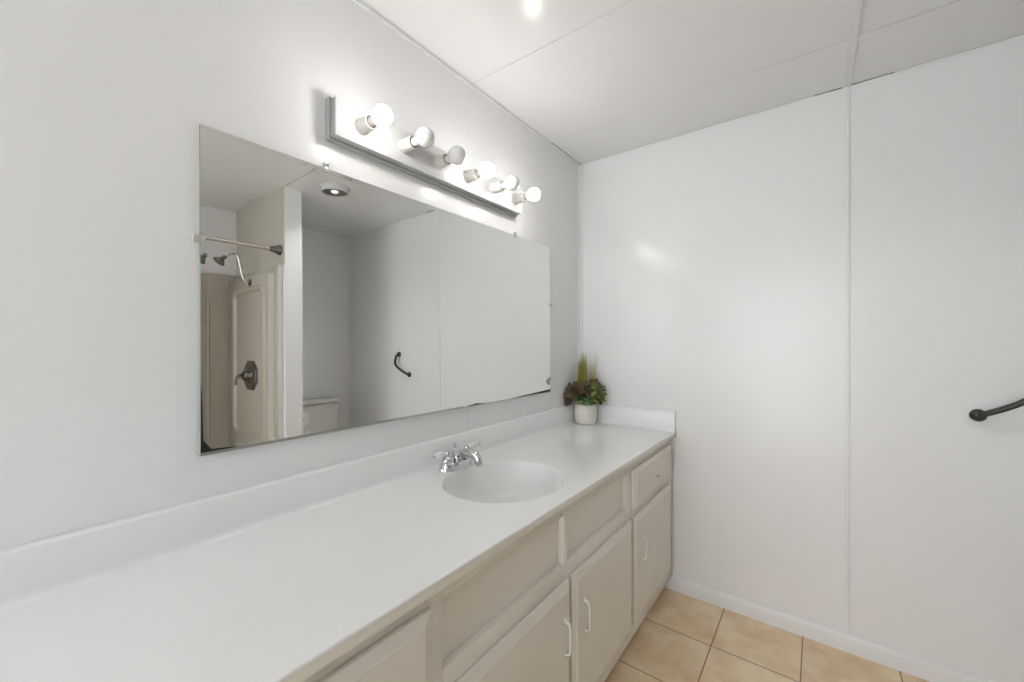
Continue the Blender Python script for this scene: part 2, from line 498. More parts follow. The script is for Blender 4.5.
# ------------------------------------------------------------ grab bar on the far wall
gb = thing('grab_bar', 'short angled black bronze grab bar mounted on the far wall at right', 'grab bar', (1.58, D, 1.003))
GA, GB = Vector((1.578, D, 1.003)), Vector((1.712, D, 1.172))
bm = bmesh.new()
path = spline([GA + Vector((0, -0.010, 0)), GA + Vector((0.012, -0.024, 0.008)), GA + Vector((0.055, -0.040, 0.034)), (1.672, D - 0.052, 1.066), (1.695, D - 0.056, 1.092), (1.702, D - 0.050, 1.120), GB + Vector((0.001, -0.030, -0.014)), GB + Vector((0, -0.010, 0))], 7)
tube(bm, path, 0.0098, 18)
obj('bar', bm, 'bronze', gb)
for P in (GA, GB):
    bm = bmesh.new()
    lathe(bm, [(0.0, 0.0), (0.0215, 0.0), (0.0225, 0.003), (0.021, 0.010), (0.015, 0.017), (0.008, 0.020), (0.0, 0.0205)], P - Vector((0, 0.0003, 0)), (0, -1, 0), seg=28)
    obj('mounting_flange', bm, 'bronze', gb)

# ------------------------------------------------------------ ceiling fixture (seen in mirror)
LX, LY = 1.43, 1.435
cf = thing('ceiling_light', 'round white fixture with a dark recessed face on the ceiling, in the mirror', 'ceiling light', (LX, LY, ZC))
bm = bmesh.new(); lathe(bm, [(0.0, 0.0), (0.092, 0.0), (0.093, 0.006), (0.086, 0.012), (0.084, 0.030), (0.080, 0.036), (0.075, 0.034), (0.072, 0.022), (0.0, 0.020)], (LX, LY, ZC), (0, 0, -1), seg=48)
obj('housing', bm, 'fixture', cf)
bm = bmesh.new(); lathe(bm, [(0.0725, 0.031), (0.05, 0.024), (0.0, 0.023)], (LX, LY, ZC), (0, 0, -1), seg=40)
obj('dark_baffle', bm, mat('grey_baffle', (0.16, 0.14, 0.12), 0.4), cf)
bm = bmesh.new(); lathe(bm, [(0.024, 0.021), (0.022, 0.030), (0.012, 0.036), (0.0, 0.038)], (LX, LY, ZC), (0, 0, -1), seg=24)
obj('centre_button', bm, mat('lit_lens', (0.85, 0.84, 0.82), 0.4, emit=(1.0, 0.97, 0.93), strength=0.7), cf)

dl = bpy.data.lights.new('downlight', 'SPOT')
dl.energy = DOWN
dl.spot_size = math.radians(118); dl.spot_blend = 1.0
dl.shadow_soft_size = 0.03
dl.color = (1.0, 0.975, 0.94)
do = bpy.data.objects.new('downlight', dl)
do.location = (LX, LY, ZC - 0.040)
sc.collection.objects.link(do)

# ------------------------------------------------------------ mirror (gently bowed sheet, bevelled border)
MY0, MY1, MZ0, MZ1 = 0.308, 1.806, 1.008, 1.757
def th(z):
    t = min(max((z - 1.05) / 0.5, 0), 1); return 0.0096 * t * t * (3 - 2 * t)
NZ = 60
zs = [MZ0 + (MZ1 - MZ0) * i / NZ for i in range(NZ + 1)]
xsurf = [0.0]
for i in range(NZ): xsurf.append(xsurf[-1] - th((zs[i] + zs[i + 1]) / 2) * (zs[1] - zs[0]))
mn = min(xsurf)
xsurf = [x - mn + 0.0065 for x in xsurf]
def mx(z):
    t = (z - MZ0) / (MZ1 - MZ0) * NZ; i = min(int(t), NZ - 1); return xsurf[i] + (xsurf[i + 1] - xsurf[i]) * (t - i)
mr = thing('wall_mirror', 'large frameless rectangular mirror on the left wall below the six bulbs', 'mirror', (0, (MY0 + MY1) / 2, MZ0))
BW = 0.0125
bm = bmesh.new()
prev = None
for i in range(NZ + 1):
    z = MZ0 + BW + (MZ1 - MZ0 - 2 * BW) * i / NZ
    row = [bm.verts.new((mx(z), MY0 + BW, z)), bm.verts.new((mx(z), MY1 - BW, z))]
    if prev: bm.faces.new((prev[0], prev[1], row[1], row[0]))
    prev = row
mo = obj('mirror_glass', bm, 'mirror', mr, angle=60)
# bevel strips: outer edge stands proud so the strip faces slightly inward
bm = bmesh.new()
e = BW * math.tan(math.radians(1.35))
def strip(ya, za, yb, zb, yc, zc, yd, zd):   # a,b inner; c,d outer
    vs = [bm.verts.new((mx(za), ya, za)), bm.verts.new((mx(zb), yb, zb)), bm.verts.new((mx(min(max(zc, za if abs(zc - za) < .1 else zc), MZ1)) + e, yc, zc)), bm.verts.new((mx(zd) + e, yd, zd))]
    bm.faces.new(vs)
n = 30
zi = [MZ0 + BW + (MZ1 - MZ0 - 2 * BW) * i / n for i in range(n + 1)]
for i in range(n):
    strip(MY0 + BW, zi[i], MY0 + BW, zi[i + 1], MY0, zi[i + 1], MY0, zi[i])
    strip(MY1 - BW, zi[i], MY1 - BW, zi[i + 1], MY1, zi[i + 1], MY1, zi[i])
strip(MY0 + BW, zi[0], MY1 - BW, zi[0], MY1, MZ0, MY0, MZ0)
strip(MY0 + BW, zi[-1], MY1 - BW, zi[-1], MY1, MZ1, MY0, MZ1)
strip(MY0 + BW, zi[0], MY0, zi[0], MY0, MZ0, MY0 + 0.0001, MZ0)
strip(MY0 + BW, zi[-1], MY0, zi[-1], MY0, MZ1, MY0 + 0.0001, MZ1)
strip(MY1 - BW, zi[0], MY1, zi[0], MY1, MZ0, MY1 - 0.0001, MZ0)
strip(MY1 - BW, zi[-1], MY1, zi[-1], MY1, MZ1, MY1 - 0.0001, MZ1)
for f in bm.faces:
    f.normal_update()
    if f.normal.x < 0: f.normal_flip()
bv = obj('bevelled_border', bm, 'mirror', mr, smooth=False, fixn=False)
# slab body behind the silvering
bm = bmesh.new()
prev = None
for i in range(NZ + 1):
    z = zs[i]; x1 = xsurf[i] - 0.0002; x0 = x1 - 0.005
    row = [bm.verts.new(c) for c in ((x0, MY0, z), (x0, MY1, z), (x1 , MY1, z), (x1, MY0, z))]
    if prev:
        for k in range(4): bm.faces.new((prev[k], prev[(k + 1) % 4], row[(k + 1) % 4], row[k]))
    else: bm.faces.new(row[::-1])
    prev = row
bm.faces.new(prev)
obj('glass_sheet', bm, 'glass_edge', mr, smooth=False)
# thin metal channel carrying the bottom edge
bm = bmesh.new(); xb = mx(MZ0)
box(bm, 0.0003, xb + 0.004, MY0 - 0.002, MY1 + 0.001, MZ0 - 0.003, MZ0 - 0.0002)
box(bm, xb + 0.0012, xb + 0.0028, MY0 - 0.002, 1.16, MZ0 - 0.003, MZ0 + 0.0035)
obj('bottom_channel', bm, 'channel', mr, smooth=False)
# black worn silvering along lower edges
def blot(pts):
    bm = bmesh.new()
    front = [bm.verts.new((mx(z) + 0.0007, y, z)) for y, z in pts]
    bm.faces.new(front)
    r = bmesh.ops.extrude_face_region(bm, geom=list(bm.faces))
    for v in r['geom']:
        if isinstance(v, bmesh.types.BMVert): v.co.x -= 0.0012
    obj('black_worn_edge', bm, 'black_edge', mr, smooth=False)
blot([(MY0, MZ0), (MY0 + 0.085, MZ0 + 0.001), (MY0 + 0.06, MZ0 + 0.006), (MY0 + 0.02, MZ0 + 0.009), (MY0 + 0.005, MZ0 + 0.03), (MY0 + 0.0025, MZ0 + 0.14), (MY0, MZ0 + 0.16)])
blot([(1.17, MZ0), (1.30, MZ0), (1.26, MZ0 + 0.003), (1.235, MZ0 + 0.006), (1.20, MZ0 + 0.003)])
blot([(1.46, MZ0), (MY1, MZ0), (MY1, MZ0 + 0.012), (1.70, MZ0 + 0.008), (1.55, MZ0 + 0.004)])
def clip(y, z, dy, dz, m='clip'):
    """little two-piece mirror clip: tab over the glass and screw"""
    bm = bmesh.new(); x = mx(min(max(z, MZ0), MZ1))
    box(bm, 0.0003, x + 0.005, y - 0.007 + dy * 0.012, y + 0.007 + dy * 0.012, z - 0.007 + dz * 0.012, z + 0.007 + dz * 0.012, bev=0.002)
    box(bm, x + 0.0008, x + 0.004, y - 0.007 - dy * 0.004, y + 0.007 - dy * 0.004, z - 0.007 - dz * 0.004, z + 0.007 - dz * 0.004, bev=0.001)
    lathe(bm, [(0.004, 0), (0.004, 0.002), (0, 0.003)], (x + 0.005, y + dy * 0.012, z + dz * 0.012), (1, 0, 0), seg=12)
    obj('mirror_clip', bm, m, mr)
clip(0.603, MZ1, 0, 1); clip(1.507, MZ1, 0, 0.6, 'channel'); clip(MY0, 1.497, -0.6, 0); clip(MY1, 1.457, 0.3, 0, 'channel')
bm = bmesh.new(); x = mx(1.05) + 0.001
lathe(bm, [(0.0, 0), (0.016, 0.0), (0.014, 0.003), (0.0, 0.004)], (x, 1.783, 1.058), (1, 0, 0), seg=16, sx=0.55, sy=1.2, a0=(0, 0.8, 0.6))
lathe(bm, [(0.0, 0), (0.010, 0.0), (0.009, 0.004), (0.0, 0.006)], (x, 1.797, 1.072), (1, 0, 0), seg=12, sx=0.5, sy=1.2, a0=(0, 0.8, -0.6))
obj('tarnished_clip', bm, 'oldclip', mr)

# ------------------------------------------------------------ vanity light bar
LB = thing('vanity_light_bar', 'white six-bulb vanity light bar on the left wall above the mirror', 'light fixture', (0, 1.05, 1.84))
pbox('back_frame', 'fixture_back', LB, 0.0003, 0.022, 0.603, 1.502, 1.838, 1.958, bev=0.002)
pbox('side_frame', 'fixture_back', LB, 0.022, 0.0475, 0.608, 1.495, 1.844, 1.950, bev=0.001)
pbox('face_plate', 'fixture', LB, 0.0475, 0.052, 0.606, 1.498, 1.842, 1.951, bev=0.001)
yb = [0.689, 0.838, 0.990, 1.139, 1.290, 1.446]
lit = [1, 0, 0, 1, 0, 1]
tilt = [(0.0, 0.0), (0.06, 0.02), (-0.06, -0.02), (0.02, 0.0), (0.05, 0.01), (0.01, 0.0)]
for y, on, (ty, tz) in zip(yb, lit, tilt):
    ax = Vector((1, ty, tz)).normalized(); o = Vector((0.052, y, 1.897))
    bm = bmesh.new()
    lathe(bm, [(0.0, -0.001), (0.0225, -0.001), (0.0225, 0.004), (0.0205, 0.006), (0.0205, 0.046), (0.0195, 0.048), (0.0175, 0.048), (0.0165, 0.030), (0.0, 0.029)], o, ax, seg=32)
    s = obj('socket', bm, 'socket', LB)
    bm = bmesh.new()
    lathe(bm, [(0.0168, 0.031), (0.0168, 0.046), (0.0155, 0.047), (0.0150, 0.033)], o, ax, seg=24)
    s2 = obj('socket_shell', bm, 'brass', s)
    bm = bmesh.new()
    if on or abs(y - 0.990) < 0.01:
        lathe(bm, [(0.0, 0.030), (0.0125, 0.030), (0.0135, 0.048), (0.0135, 0.060), (0.017, 0.068), (0.0165, 0.073), (0.0, 0.074)], o, ax, seg=24)
    else:
        lathe(bm, [(0.0, 0.030), (0.0125, 0.030), (0.0125, 0.048), (0.0, 0.049)], o, ax, seg=24)
    bl = obj('light_bulb', bm, 'neck' if (on or abs(y - 0.990) < 0.01) else 'chrome', LB)
    bl['label'] = 'lit round bulb' if on else 'unlit round white bulb'
    R = 0.0275 if on else 0.0295; cx0 = 0.098; prof = []
    if on or abs(y - 0.990) < 0.01:
        a_start = math.asin(0.0165 / R)
    else:
        prof += [(0.0126, 0.047), (0.0130, 0.060), (0.0155, 0.069)]
        a_start = math.asin(0.0190 / R)
    for k in range(21):
        a = PI - a_start - (PI - a_start) * k / 20
        prof.append((max(R * math.sin(a), 0) if k < 20 else 0.0, cx0 + R * math.cos(a)))
    bm = bmesh.new(); lathe(bm, prof, o, ax, seg=36)
    gg = obj('glass_globe', bm, 'bulb_lit' if on else 'bulb_off', bl)

# ------------------------------------------------------------ vanity cabinet
CY0 = -0.45
vc = thing('vanity_cabinet', 'long cream painted vanity cabinet standing along the left wall', 'cabinet', (0.26, 0.85, 0))
FX, ZT = 0.525, 0.784
def fbox(bm, y0, y1, z0, z1, x0=0.507, x1=FX, bev=0.0012): box(bm, x0, x1, y0, y1, z0, z1, bev=bev)
bm = bmesh.new()
# face frame
for a, b in [(CY0, CY0 + 0.04), (0.525, 0.563), (1.047, 1.071), (1.071, 1.0712), (1.533, 1.592), (2.085, D - 0.001)]:
    if b - a > 0.01: fbox(bm, a, b, 0.07, ZT)
for a, b in [(CY0 + 0.04, 0.525), (0.563, 1.047), (1.071, 1.533), (1.592, 2.085)]:
    fbox(bm, a, b, 0.750, ZT); fbox(bm, a, b, 0.550, 0.606); fbox(bm, a, b, 0.07, 0.135)
# panels, ends, bottom, toe kick
box(bm, 0.50, 0.508, 0.55, 1.06, 0.58, 0.77); box(bm, 0.50, 0.508, 1.06, 1.545, 0.58, 0.77)
box(bm, 0.005, 0.507, CY0, CY0 + 0.016, 0.0, ZT)
box(bm, 0.005, 0.507, D - 0.017, D - 0.001, 0.0, ZT)
box(bm, 0.005, 0.507, CY0, D - 0.001, 0.075, 0.09)
box(bm, 0.445, 0.46, CY0, D - 0.001, 0.001, 0.075)
obj('body', bm, 'cabinet', vc)
pbox('interior_back', 'dark', vc, 0.0035, 0.006, CY0, D - 0.001, 0.09, ZT)
pbox('interior_shade_sheet', 'dark', vc, 0.46, 0.462, CY0 + 0.03, D - 0.02, 0.092, 0.555, smooth=False)  # dark sheet in place of the shade behind the doors

def slab(y0, y1, z0, z1, x0=FX + 0.001, th1=0.009, th2=0.017, inset=0.022):
    """overlay door: square edge, sloping border, flat field"""
    bm = bmesh.new(); rings = []
    for x, i in [(x0, 0.0), (x0 + th1 - 0.001, 0.0), (x0 + th1, 0.0012), (x0 + th2 - 0.002, inset - 0.001), (x0 + th2, inset + 0.001)]:
        rings.append([bm.verts.new((x, y, z)) for y, z in ((y0 + i, z0 + i), (y1 - i, z0 + i), (y1 - i, z1 - i), (y0 + i, z1 - i))])
    for j in range(len(rings) - 1):
        for k in range(4): bm.faces.new((rings[j][k], rings[j][(k + 1) % 4], rings[j + 1][(k + 1) % 4], rings[j + 1][k]))
    bm.faces.new(rings[0][::-1]); bm.faces.new(rings[-1])
    return bm
XF = FX + 0.018
def pull(parent, y, z0, z1):
    bm = bmesh.new(); zc = (z0 + z1) / 2
    for z in (z0, z1):
        box(bm, XF - 0.0003, XF + 0.003, y - 0.006, y + 0.006, z - 0.009, z + 0.009, bev=0.0015)
    s = 0.014
    pts = spline([(XF + 0.002, y, z0 + 0.004), (XF + 0.010, y, z0 + 0.006), (XF + 0.016, y, z0 + 0.016), (XF + 0.017, y, zc), (XF + 0.016, y, z1 - 0.020), (XF + 0.010, y, z1 - 0.008), (XF + 0.002, y, z1 - 0.004)], 5)
    tube(bm, pts, 0.0040, 10)
    obj('handle', bm, 'pull', parent)
def hinge(parent, y, z):
    bm = bmesh.new()
    tube(bm, [(FX + 0.006, y, z - 0.016), (FX + 0.006, y, z + 0.016)], 0.003, 10)
    for zz in (z - 0.016, z + 0.016): lathe(bm, [(0.0, -0.004), (0.004, 0.0), (0.0, 0.004)], (FX + 0.006, y, zz), (0, 0, 1), seg=10)
    obj('hinge', bm, 'steel', parent)
doors = [(0.03, 0.523, None, 'l'), (0.560, 1.066, 1.026, 'l'), (1.079, 1.567, 1.150, 'r'), (1.590, 2.088, 1.672, 'r')]
for y0, y1, hy, hside in doors:
    d = obj('door', slab(y0, y1, 0.127, 0.560), 'cabinet', vc, angle=12)
    if hy: pull(d, hy, 0.360, 0.462)
    hyy = y1 + 0.0045 if hside == 'r' else y0 - 0.0045
    hinge(d, hyy, 0.19); hinge(d, hyy, 0.49)
for y0, y1, kn in [(0.03, 0.527, 0.28), (1.585, 2.100, 1.855)]:
    d = obj('drawer', slab(y0, y1, 0.588, 0.752), 'cabinet', vc, angle=12)
    bm = bmesh.new()
    lathe(bm, [(0.0, 0.0), (0.009, 0.0), (0.008, 0.003), (0.006, 0.010), (0.009, 0.014), (0.016, 0.018), (0.0165, 0.023), (0.010, 0.028), (0.0, 0.029)], (XF, kn, 0.660), (1, 0, 0), seg=28, sx=1.7, sy=0.5, a0=(0, 1, 0))
    obj('knob', bm, 'chrome', d)

# ------------------------------------------------------------ countertop with integral bowl
ct = thing('countertop', 'white cultured marble countertop with oval integral sink on the vanity cabinet', 'countertop', (0.27, 0.85, 0.785))
SX, SY, SA, SB = 0.294, 1.058, 0.192, 0.210
CT, CB, CFX = 0.81, 0.785, 0.548
RY0, RY1, RX0, RX1 = 0.74, 1.37, 0.020, CFX - 0.004
bm = bmesh.new()
angs = sorted(set([2 * PI * (k + 0.37) / 96 for k in range(96)] + [math.atan2(y - SY, x - SX) % (2 * PI) for x in (RX0, RX1) for y in (RY0, RY1)]))
def raybox(a):
    c, s = math.cos(a), math.sin(a); ts = []
    if abs(c) > 1e-9: ts += [t for t in ((RX0 - SX) / c, (RX1 - SX) / c) if t > 0]
    if abs(s) > 1e-9: ts += [t for t in ((RY0 - SY) / s, (RY1 - SY) / s) if t > 0]
    t = min(ts); return SX + c * t, SY + s * t
def ell(a, k=1.0):      # ellipse point on the ray with the angle a
    c, s = math.cos(a), math.sin(a); t = k / math.sqrt((c / SA) ** 2 + (s / SB) ** 2); return SX + c * t, SY + s * t
inner = [bm.verts.new((*ell(a, 1.012), CT)) for a in angs]
outer = [bm.verts.new((*raybox(a), CT)) for a in angs]
for k in range(len(angs)):
    k2 = (k + 1) % len(angs)
    bm.faces.new((inner[k], outer[k], outer[k2], inner[k2]))
def quad(x0, x1, y0, y1, z):
    bm.faces.new([bm.verts.new(c) for c in ((x0, y0, z), (x1, y0, z), (x1, y1, z), (x0, y1, z))])
def ngon_side(y_in, y_out):      # share the ring's vertices along the joint so the top stays watertight
    row = sorted([v for v in outer if abs(v.co.y - y_in) < 1e-5], key=lambda v: v.co.x)
    bm.faces.new(row + [bm.verts.new((RX1, y_out, CT)), bm.verts.new((RX0, y_out, CT))])
ngon_side(RY0, CY0); ngon_side(RY1, D - 0.001)
# rolled front nosing
NR = 0.004
pr_ = [(RX1, CT)] + [(RX1 + NR * math.sin(t), CT - NR + NR * math.cos(t)) for t in [PI / 2 * i / 5 for i in range(1, 6)]] + [(CFX, CT - 0.006), (CFX - 0.002, CT - 0.0062), (FX + 0.0, CT - 0.0062), (0.50, CT - 0.0062)]
for i in range(len(pr_) - 1):
    (xa, za), (xb_, zb_) = pr_[i], pr_[i + 1]
    bm.faces.new([bm.verts.new(c) for c in ((xa, CY0, za), (xb_, CY0, zb_), (xb_, D - 0.001, zb_), (xa, D - 0.001, za))])
for y in (CY0, D - 0.001):
    bm.faces.new([bm.verts.new((x, y, z)) for x, z in pr_ + [(0.50, CT - 0.003), (RX1 - 0.001, CT - 0.003)]])
bmesh.ops.remove_doubles(bm, verts=bm.verts, dist=0.00002)
slab_o = obj('counter_slab', bm, 'counter', ct, angle=40)
fe = pbox('front_edge', 'cabinet', ct, 0.500, CFX - 0.0008, CY0, D - 0.001, CB, CT - 0.0064, bev=0.0015)  # lip of the white slab in cabinet cream, its shade put into the colour
fe['label'] = 'front edge of the counter, coloured cream for its shade'
# basin
bm = bmesh.new()
prof = [(1.012, 0.0), (0.998, -0.0018), (0.985, -0.007), (0.965, -0.020), (0.93, -0.040), (0.87, -0.065), (0.78, -0.088), (0.66, -0.106), (0.50, -0.119), (0.32, -0.127), (0.10, -0.131)]
rings = []
for k_, z in prof:
    rings.append([bm.verts.new((*ell(a, k_), CT + z)) for a in angs])
for i in range(len(rings) - 1):
    for k in range(len(angs)):
        k2 = (k + 1) % len(angs); bm.faces.new((rings[i][k], rings[i][k2], rings[i + 1][k2], rings[i + 1][k]))
bm.faces.new(rings[-1])
bs = obj('sink_basin', bm, 'basin', ct, angle=60)
bm = bmesh.new(); lathe(bm, [(0.0, 0.001), (0.016, 0.001), (0.022, 0.003), (0.023, 0.0)], (SX, SY, CT - 0.1305), (0, 0, 1)); obj('drain', bm, 'chrome', bs)
# splashes
spl = [(0.0005, 0.0), (0.034, 0.0), (0.026, 0.003), (0.0215, 0.010), (0.020, 0.020), (0.020, 0.098), (0.018, 0.1015), (0.0145, 0.103), (0.0005, 0.103)]
bm = bmesh.new(); extrude_profile(bm, spl, CY0, D - 0.0005, lambda a, b, t: (a, t, CT + b - 0.0002 + (0 if b < 0.05 else 0.0050 * t - 0.0095))); obj('backsplash', bm, 'counter', ct, angle=40)
bm = bmesh.new(); extrude_profile(bm, spl, 0.0205, CFX - 0.004, lambda a, b, t: (t, D - a, CT + b - 0.0002)); obj('side_splash', bm, 'counter', ct, angle=40)

# ------------------------------------------------------------ faucet
fx, fy, fz = 0.076, 1.060, CT
HS = 0.050
fa = thing('faucet', 'chrome centerset faucet with white porcelain lever handles behind the sink', 'faucet', (fx, fy, fz))
bm = bmesh.new()
lathe(bm, [(0.0, 0.0), (0.084, 0.0), (0.0845, 0.003), (0.082, 0.010), (0.083, 0.012), (0.078, 0.019), (0.070, 0.025), (0.0, 0.026)], (fx, fy, fz + 0.0002), (0, 0, 1), seg=48, sx=1.0, sy=0.37, a0=(0, 1, 0))
for s in (-1, 1):
    lathe(bm, [(0.030, 0.0), (0.0305, 0.003), (0.028, 0.009), (0.0285, 0.012), (0.025, 0.022), (0.0, 0.023)], (fx, fy + s * HS, fz + 0.0002), (0, 0, 1), seg=28)
obj('base_plate', bm, 'chrome', fa)
for s, hx in ((-1, -0.012), (1, 0.018)):
    bm = bmesh.new()
    o = (fx, fy + s * HS, fz + 0.021)
    lathe(bm, [(0.024, 0.0), (0.0245, 0.004), (0.021, 0.007), (0.0225, 0.014), (0.0215, 0.019), (0.015, 0.026), (0.008, 0.029), (0.007, 0.031), (0.0095, 0.034), (0.0105, 0.039), (0.0085, 0.044), (0.0, 0.046)], o, (0, 0, 1), seg=28)
    h = obj('handle_hub', bm, 'chrome', fa)
    p0 = Vector((fx, fy + s * HS, fz + 0.060)); dr = Vector((hx, s * 0.052, 0.006 if s > 0 else -0.004)).normalized()
    bm = bmesh.new(); lathe(bm, [(0.0045, 0.049), (0.006, 0.051), (0.0055, 0.055), (0.0, 0.057)], p0, dr, seg=16); obj('lever_tip', bm, 'chrome', h)
    bm = bmesh.new(); lathe(bm, [(0.005, 0.0), (0.005, 0.009), (0.0085, 0.012), (0.0105, 0.022), (0.0110, 0.034), (0.0095, 0.045), (0.005, 0.050), (0.0, 0.051)], p0, dr, seg=20)
    l = obj('lever', bm, 'porcelain', h); l['label'] = 'white porcelain lever'
bm = bmesh.new()
lathe(bm, [(0.024, 0.0), (0.022, 0.012), (0.019, 0.024), (0.013, 0.033), (0.0, 0.036)], (fx, fy, fz + 0.021), (0, 0, 1), seg=28)
pts = spline([(fx, fy, fz + 0.036), (fx + 0.03, fy, fz + 0.052), (fx + 0.060, fy, fz + 0.060), (fx + 0.086, fy, fz + 0.057), (fx + 0.100, fy, fz + 0.045), (fx + 0.104, fy, fz + 0.030)], 6)
tube(bm, pts, [0.017 - 0.005 * i / (len(pts) - 1) for i in range(len(pts))], 20)
lathe(bm, [(0.0, 0.0), (0.0125, 0.0), (0.0135, 0.002), (0.0135, 0.010), (0.012, 0.012)], (fx + 0.1045, fy, fz + 0.022), (0, 0, 1), seg=20)
obj('spout', bm, 'chrome', fa)
bm = bmesh.new(); tube(bm, [(fx - 0.014, fy, fz + 0.04), (fx - 0.014, fy, fz + 0.068)], 0.0030, 10)
lathe(bm, [(0.0, 0.0), (0.004, 0.002), (0.0065, 0.009), (0.0075, 0.013), (0.005, 0.018), (0.0, 0.020)], (fx - 0.014, fy, fz + 0.064), (0, 0, 1), seg=16)
obj('pop_up_rod', bm, 'chrome', fa)

# ------------------------------------------------------------ potted plant in the corner
pp = thing('potted_plant', 'small artificial succulent and grass plant in an ivory pot, countertop corner', 'plant', (0.087, 2.058, CT))
pc = Vector((0.087, 2.058, CT + 0.0003))
bm = bmesh.new()
lathe(bm, [(0.0, 0.0), (0.044, 0.0), (0.053, 0.004), (0.0595, 0.014), (0.0625, 0.035), (0.063, 0.070), (0.061, 0.098), (0.0585, 0.108), (0.056, 0.110), (0.0535, 0.107), (0.053, 0.090), (0.0, 0.090)], pc, (0, 0, 1), seg=48)
obj('pot', bm, 'pot', pp)
bm = bmesh.new(); lathe(bm, [(0.0525, 0.092), (0.05, 0.096), (0.0, 0.099)], pc, (0, 0, 1), seg=24); obj('soil', bm, 'soil', pp)
Rv = Vector((0.798, 0.603, 0)); Tv = Vector((0.603, -0.798, 0)); Uv = Vector((0, 0, 1))   # across / out of the corner / up
def P3(r, t, u): return pc + Rv * r + Tv * t + Uv * u
def blade(bm, root, tip, w, bend=0.0, n=6, flat=None):
    root, tip = Vector(root), Vector(tip); d = tip - root
    side = d.cross(flat if flat is not None else Vector((random.uniform(-1, 1), random.uniform(-1, 1), 0.1))).normalized()
    out = Vector((d.x, d.y, 0)); out = out.normalized() if out.length > 1e-4 else Vector((1, 0, 0))
    prev = None
    for i in range(n + 1):
        t = i / n; p = root + d * t + out * bend * t * t; ww = w * (1 - t ** 1.6) + 0.0002
        row = (bm.verts.new(p - side * ww), bm.verts.new(p + side * ww))
        if prev: bm.faces.new((prev[0], prev[1], row[1], row[0]))
        prev = row
def leaf(bm, root, direction, L, Wd, droop=0.2, cup=0.15, n=7, tilt=None):
    """broad leaf with mid rib fold and droop, closed two-sided thin solid"""
    root = Vector(root); d = Vector(direction).normalized()
    s = d.cross(Uv)
    s = s.normalized() if s.length > 1e-3 else Vector((1, 0, 0))
    if tilt: s = (s * math.cos(tilt) + d.cross(s) * math.sin(tilt)).normalized()
    nn = s.cross(d).normalized()
    prev = None
    for i in range(n + 1):
        t = i / n
        c = root + d * L * t - Uv * droop * L * t * t
        w = Wd * (math.sin(PI * min(t * 0.93 + 0.05, 1)) ** 0.75)
        th_ = 0.0009
        row = [c - s * w + nn * cup * w, c + nn * 0, c + s * w + nn * cup * w, c + s * w + nn * (cup * w - th_), c - nn * th_ * 1.6, c - s * w + nn * (cup * w - th_)]
        row = [bm.verts.new(v) for v in row]
        if prev:
            for k in range(6): bm.faces.new((prev[k], prev[(k + 1) % 6], row[(k + 1) % 6], row[k]))
        else: bm.faces.new(row[::-1])
        prev = row
    bm.faces.new(prev)
WX, WY = 0.004, D - 0.004
def inroom(bm):
    for v in bm.verts:
        if v.co.x < WX + 0.002: v.co.x = WX + 0.002 + 0.0005 * random.random()
        if v.co.y > WY - 0.002: v.co.y = WY - 0.002 - 0.0005 * random.random()
        if v.co.z < CT + 0.108:
            if v.co.x < 0.026: v.co.x = 0.026
            if v.co.y > D - 0.026: v.co.y = D - 0.026
# dense upright grass tuft (left) and thin one (right)
bm = bmesh.new()
for cr_, hh, wr in ((-0.030, 0.400, 0.015), (-0.008, 0.405, 0.016)):
    for i in range(150):
        a = random.uniform(0, 2 * PI); r = math.sqrt(random.random()) * wr
        b0 = P3(cr_ + r * math.cos(a), -0.005 + r * math.sin(a) * 0.7, 0.12)
        h = hh * random.uniform(0.70, 1.0) if random.random() < 0.7 else hh * random.uniform(0.5, 0.8)
        b1 = P3(cr_ + r * math.cos(a) * 1.0 + random.gauss(0, 0.003), -0.005 + r * math.sin(a) * 0.8, h)
        blade(bm, b0, b1, 0.0016)
inroom(bm)
obj('grass_tuft', bm, 'grass', pp, fixn=False)
bm = bmesh.new()
for i in range(70):
    a = random.uniform(0, 2 * PI); r = math.sqrt(random.random()) * 0.012
    b0 = P3(0.030 + r * math.cos(a), -0.01 + r * math.sin(a), 0.12)
    tall = i >= 58
    h = random.uniform(0.36, 0.405) if tall else random.uniform(0.22, 0.345)
    sp = 0.022 if tall else 0.012
    b1 = P3(0.040 + random.gauss(0, sp) + (0.020 if tall else 0), -0.01 + random.uniform(-0.01, 0.02), h)
    blade(bm, b0, b1, 0.0008 if tall else 0.0014)
inroom(bm)
obj('thin_grass_tuft', bm, 'grass_tip', pp, fixn=False)
# rounded leaves: each grows from a stem point and turns its face outwards and up
def face_leaf(bm, c, n_dir, up_dir, L, Wd, cup=0.15, n=8):
    """leaf lying in the plane facing n_dir, growing along up_dir from c"""
    nn = Vector(n_dir).normalized(); d = Vector(up_dir); d = (d - nn * d.dot(nn)).normalized(); s_ = d.cross(nn).normalized()
    prev = None
    for i in range(n + 1):
        t = i / n
        q = c + d * L * t + nn * (-0.25 * L * (t - 0.4) ** 2)
        w = Wd * max(math.sin(PI * min(t * 0.90 + 0.07, 1)), 0.02) ** 0.6
        row = [bm.verts.new(v) for v in (q - s_ * w + nn * cup * w, q, q + s_ * w + nn * cup * w, q + s_ * w + nn * (cup * w - 0.0009), q - nn * 0.0014, q - s_ * w + nn * (cup * w - 0.0009))]
        if prev:
            for k in range(6): bm.faces.new((prev[k], prev[(k + 1) % 6], row[(k + 1) % 6], row[k]))
        else: bm.faces.new(row[::-1])
        prev = row
    bm.faces.new(prev)
